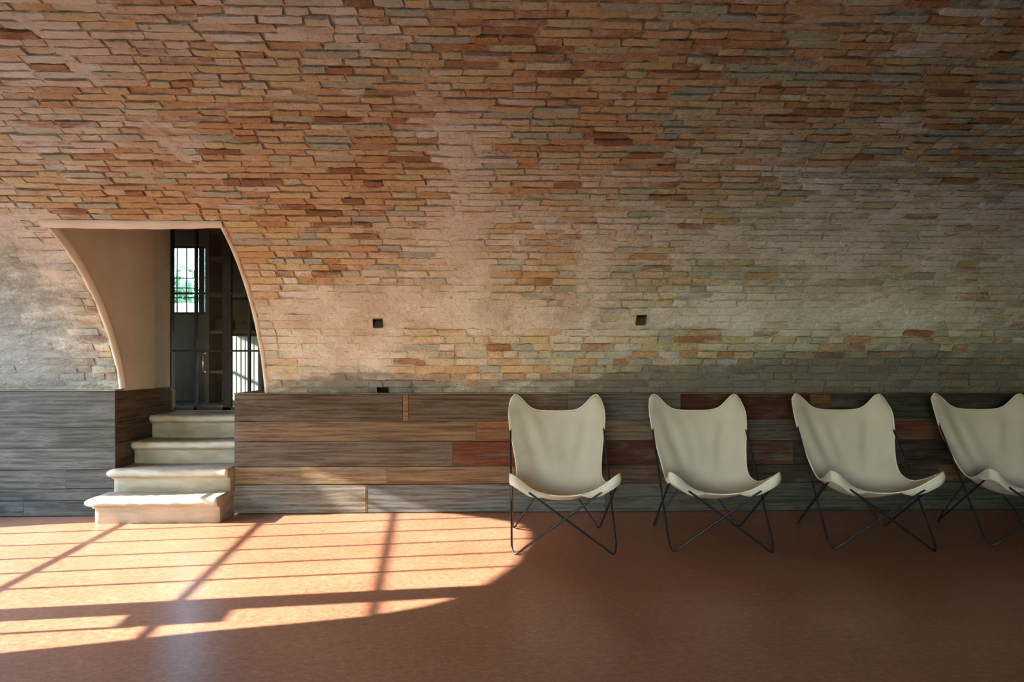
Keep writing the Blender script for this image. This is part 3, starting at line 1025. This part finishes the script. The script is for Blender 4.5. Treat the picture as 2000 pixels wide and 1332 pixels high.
def pocket(grid, ns, nt, i_rng, j_rng, off):
    """the corner pocket sewn to the underside of the sling"""
    vs, fs = [], []
    I = list(range(*i_rng)); J = list(range(*j_rng))
    for j in J:
        for i in I:
            p = grid[j][i]
            du = grid[j][min(ns, i+1)]-grid[j][max(0, i-1)]
            dv = grid[min(nt, j+1)][i]-grid[max(0, j-1)][i]
            n_ = du.cross(dv).normalized()
            u = (i-I[0])/(len(I)-1); w = (j-J[0])/(len(J)-1)
            puff = math.sin(math.pi*u)**.6*math.sin(math.pi*w)**.6
            vs.append(p-n_*(.005+off*puff))
    m = len(I)
    for b in range(len(J)-1):
        for a in range(m-1): fs.append((b*m+a, (b+1)*m+a, (b+1)*m+a+1, b*m+a+1))
    return vs, fs

def front_flap(rs, sgn):
    """the pocket that folds over the front peak of the frame"""
    edge = [(sgn*q, 0.0) for q in np.linspace(.30, 1, 16)]+[(sgn*1.0, t) for t in np.linspace(.02, .17, 7)]
    n = len(edge); m = 7
    vs, fs = [], []
    for k, (s, t) in enumerate(edge):
        p = sling_point(s, t, rs)
        u = k/(n-1)
        drop = .062*math.sin(math.pi*min(1, u*.80+.0))**.8*(1 if u < .95 else .8)
        out = Vector((sgn*max(0, (u-.45))*.8, -max(0, 1-u*.75), 0))
        out = out.normalized()
        for j in range(m):
            w = j/(m-1)
            vs.append(p+out*(.004+.013*math.sin(math.pi*min(1, w*.9+.1)))-Vector((0, 0, drop*w+.001)))
    for k in range(n-1):
        for j in range(m-1):
            fs.append((k*m+j, k*m+j+1, (k+1)*m+j+1, (k+1)*m+j))
    return vs, fs

def make_chair(loc, turn, seed, label):
    root = empty('butterfly_chair', (0, 0, 0))
    tag(root, label, 'chair', 'canvas butterfly chairs in a row along the wainscot')
    FF, RF, RP, FP = (.300, -.320, -.004), (.285, .320, -.004), (.305, .388, .855), (.303, -.352, .437)
    for sgn in (-1, 1):
        pts = [(sgn*RP[0], RP[1], RP[2]), (sgn*FF[0], FF[1], FF[2]), (-sgn*FP[0], FP[1], FP[2]), (-sgn*RF[0], RF[1], RF[2])]
        if sgn > 0: pts = [(p[0], p[1]+.002, p[2]) for p in pts]
        # the bends at the feet touch the floor, so the corner points lie a little lower
        path = fillet(pts, [.030, .055, .030, .045], 8)
        zmin = min(p.z for p in path[9:18]); zr = min(p.z for p in path[27:36])
        for k in range(9, 18): path[k].z -= (zmin-.0065)*max(0, 1-abs(k-13)/5)
        for k in range(27, 36): path[k].z -= (zr-.0065)*max(0, 1-abs(k-31)/5)
        vs, fs = tube_mesh(path, .0062, 10, True)
        o = mesh_obj('frame_rod', vs, fs, M_ROD, root, True)
    vs, fs, rim, grid, ns, nt = make_sling(seed)
    sl = mesh_obj('canvas_sling', vs, fs, M_CANVAS, root, True)
    hv2, hf2 = tube_mesh(rim, .0042, 6, True)
    mesh_obj('hem', hv2, hf2, M_SEAM, sl, True)
    for sgn in (-1, 1):
        pv, pf = front_flap(seed*1.7, sgn)
        mesh_obj('corner_pocket', pv, pf, M_CANVAS, sl, True)
    for ir, jr, off in (((0, 10), (nt-8, nt+1), .020), ((ns-9, ns+1), (nt-8, nt+1), .020)):
        pv, pf = pocket(grid, ns, nt, ir, jr, off)
        mesh_obj('corner_pocket', pv, pf, M_CANVAS, sl, True)
    root.location = loc
    root.rotation_euler = (0, 0, -math.radians(turn))
    return root

make_chair((.475, 4.13, 0), 2.0, 1, 'cream canvas butterfly chair at the edge of the sun patch, closest to the steps')
make_chair((1.405, 4.15, 0), 4.0, 2, 'second cream canvas butterfly chair from the stone steps, wholly in shade')
make_chair((2.375, 4.16, 0), 7.0, 3, 'third cream canvas butterfly chair from the stone steps')
make_chair((3.36, 4.19, 0), 9.0, 4, 'fourth cream canvas butterfly chair from the stone steps, at the dim end of the row')

# ------------------------------------------------------------------ the small room behind the door
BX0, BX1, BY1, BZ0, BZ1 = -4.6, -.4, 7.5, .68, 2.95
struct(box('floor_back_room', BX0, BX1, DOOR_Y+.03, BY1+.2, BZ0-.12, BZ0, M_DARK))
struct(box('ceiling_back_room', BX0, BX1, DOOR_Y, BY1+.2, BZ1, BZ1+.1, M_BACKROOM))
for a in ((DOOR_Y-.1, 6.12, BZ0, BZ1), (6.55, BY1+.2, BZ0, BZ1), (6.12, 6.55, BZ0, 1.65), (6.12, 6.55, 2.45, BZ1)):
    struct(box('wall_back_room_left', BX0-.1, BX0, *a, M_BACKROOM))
sw = empty('side_fill_opening', (BX0-.05, 6.7, 1.35))  # added unseen opening, lets sun in to brighten the radiator
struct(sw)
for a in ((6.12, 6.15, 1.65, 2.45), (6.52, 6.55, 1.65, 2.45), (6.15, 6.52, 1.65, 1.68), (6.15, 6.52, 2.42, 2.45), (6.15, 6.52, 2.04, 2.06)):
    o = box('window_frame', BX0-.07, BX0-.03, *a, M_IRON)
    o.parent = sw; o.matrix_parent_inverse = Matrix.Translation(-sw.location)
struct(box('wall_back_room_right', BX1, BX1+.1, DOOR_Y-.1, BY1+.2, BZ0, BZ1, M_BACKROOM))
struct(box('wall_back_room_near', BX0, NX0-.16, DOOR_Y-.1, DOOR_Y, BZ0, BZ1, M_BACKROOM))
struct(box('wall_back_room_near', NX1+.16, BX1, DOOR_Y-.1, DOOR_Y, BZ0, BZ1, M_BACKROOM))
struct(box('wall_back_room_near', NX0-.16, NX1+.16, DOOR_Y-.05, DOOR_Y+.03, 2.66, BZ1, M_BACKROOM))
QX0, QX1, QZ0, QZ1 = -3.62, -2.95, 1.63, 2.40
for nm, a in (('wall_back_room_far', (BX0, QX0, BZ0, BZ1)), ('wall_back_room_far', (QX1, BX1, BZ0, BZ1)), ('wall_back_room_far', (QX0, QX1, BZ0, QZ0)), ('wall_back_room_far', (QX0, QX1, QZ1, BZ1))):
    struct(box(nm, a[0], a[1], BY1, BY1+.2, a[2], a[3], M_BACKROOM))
win = empty('window_2', ((QX0+QX1)/2, BY1+.05, QZ0))
struct(win, 'small barred window looking out on trees')
def wp(name, x0, x1, z0, z1, y=BY1+.06, t=.02, mat=None):
    o = box(name, x0, x1, y, y+t, z0, z1, mat or M_IRON)
    o.parent = win; o.matrix_parent_inverse = Matrix.Translation(-win.location)
    return o
wp('window_frame', QX0, QX1, QZ1-.03, QZ1); wp('window_frame', QX0, QX1, QZ0, QZ0+.03)
wp('window_frame', QX0, QX0+.03, QZ0, QZ1); wp('window_frame', QX1-.03, QX1, QZ0, QZ1)
wp('mullion', -3.16, -3.10, QZ0+.03, QZ1-.03)
wp('pane', QX0+.03, -3.16, QZ0+.03, QZ1-.03, BY1+.07, .005, M_GLASS)
wp('pane', -3.10, QX1-.03, QZ0+.03, QZ1-.03, BY1+.07, .005, M_GLASS)
for xb in (-3.54, -3.44, -3.335, -3.23, -3.04):
    wp('window_bar', xb-.007, xb+.007, QZ0, QZ1, BY1+.15, .014)
for zb in (1.83, 1.94, 2.05):
    wp('window_bar', QX0, QX1, zb-.006, zb+.006, BY1+.165, .012)

# white ribbed radiator
rad = empty('radiator', (-2.34, 6.62, BZ0))
tag(rad, 'white ribbed radiator standing behind the glass side light', 'radiator')
for k in range(7):
    xk = -2.47+k*.042
    o = box('radiator_column', xk, xk+.0405, 6.58, 6.68, BZ0+.05, 1.355, M_WHITE, None, .008, 2)
    o.parent = rad; o.matrix_parent_inverse = Matrix.Translation(-rad.location)
for zz in (BZ0+.09, 1.30):
    o = box('radiator_pipe', -2.47, -2.18, 6.615, 6.645, zz-.015, zz+.015, M_WHITE)
    o.parent = rad; o.matrix_parent_inverse = Matrix.Translation(-rad.location)
for xk in (-2.45, -2.20):
    o = box('foot', xk-.012, xk+.012, 6.59, 6.67, BZ0, BZ0+.06, M_WHITE)
    o.parent = rad; o.matrix_parent_inverse = Matrix.Translation(-rad.location)

# shelf unit at the far wall with two dark boxes
sh = empty('shelf_unit', (-2.3, 7.3, BZ0))
tag(sh, 'brown wooden shelf unit against the far wall of the small room', 'shelf')
def sp(name, *a):
    o = box(name, *a, M_OAK)
    o.parent = sh; o.matrix_parent_inverse = Matrix.Translation(-sh.location)
for xk in (-2.90, -2.32, -1.74): sp('upright', xk-.02, xk+.02, 7.14, 7.48, BZ0, 2.5)
for zk in (1.0, 1.42, 1.80, 2.20, 2.48): sp('shelf_board', -2.88, -1.76, 7.15, 7.47, zk-.015, zk+.015)
for i, (x0, x1, z0, z1, lb) in enumerate(((-2.84, -2.72, 1.435, 1.56, 'small black box on the shelf beside the upright'), (-2.56, -2.46, 1.435, 1.54, 'black storage box on the brown shelf unit'))):
    bx = empty('storage_box', ((x0+x1)/2, 7.3, z0))
    tag(bx, lb, 'box')
    for nm, a in (('box_body', (x0, x1, 7.2, 7.4, z0, z1-.03)), ('box_lid', (x0-.004, x1+.004, 7.196, 7.404, z1-.03, z1))):
        o = box(nm, *a, M_DARK, None, .003)
        o.parent = bx; o.matrix_parent_inverse = Matrix.Translation(-bx.location)

# ------------------------------------------------------------------ beyond the small room: garden wall, ground and trees
struct(box('ground_garden', -40, 30, BY1+.2, 60, -.2, .30, M_GROUND))
gw = box('garden_wall', -16, 0, 16.0, 16.3, .30, 2.50, M_STUCCO)
tag(gw, 'low pink stucco garden wall seen through the barred window', 'wall')
def tree(loc, h, r, seed, label):
    rr = random.Random(seed)
    root = empty('tree', loc)
    tag(root, label, 'tree', 'trees beyond the garden wall')
    vs, fs = tube_mesh([(0, 0, 0), (.05, .02, h*.3), (-.03, .04, h*.6), (.02, 0, h*.85)], .13, 8)
    mesh_obj('trunk', vs, fs, M_BARK, root)
    V, F = [], []
    for k in range(2600):
        while True:
            p = Vector((rr.uniform(-1, 1), rr.uniform(-1, 1), rr.uniform(-1, 1)))
            if .35 < p.length < 1: break
        lump = 1+.22*math.sin(p.x*5+seed)+.18*math.sin(p.z*6+p.y*4)
        c = Vector((p.x*r*lump, p.y*r*lump, h*.62+p.z*h*.40*lump))
        a = Vector((rr.gauss(0, 1), rr.gauss(0, 1), rr.gauss(0, 1))).normalized()*.13
        b = a.cross(Vector((rr.gauss(0, 1), rr.gauss(0, 1), rr.gauss(0, 1)))).normalized()*.07
        n = len(V)
        V += [c-a, c+b, c+a, c-b]; F.append((n, n+1, n+2, n+3))
    o = mesh_obj('foliage', V, F, M_LEAF, root)
    o['kind'] = 'stuff'
tree((-10.4, 22, .3), 3.75, 1.7, 1, 'bushy green tree behind the pink garden wall, seen between the window bars')
tree((-6.6, 24, .3), 3.4, 1.5, 2, 'lower bushy green tree behind the pink garden wall')
tree((-15.2, 24, .3), 4.6, 2.0, 3, 'tallest green tree behind the pink garden wall')
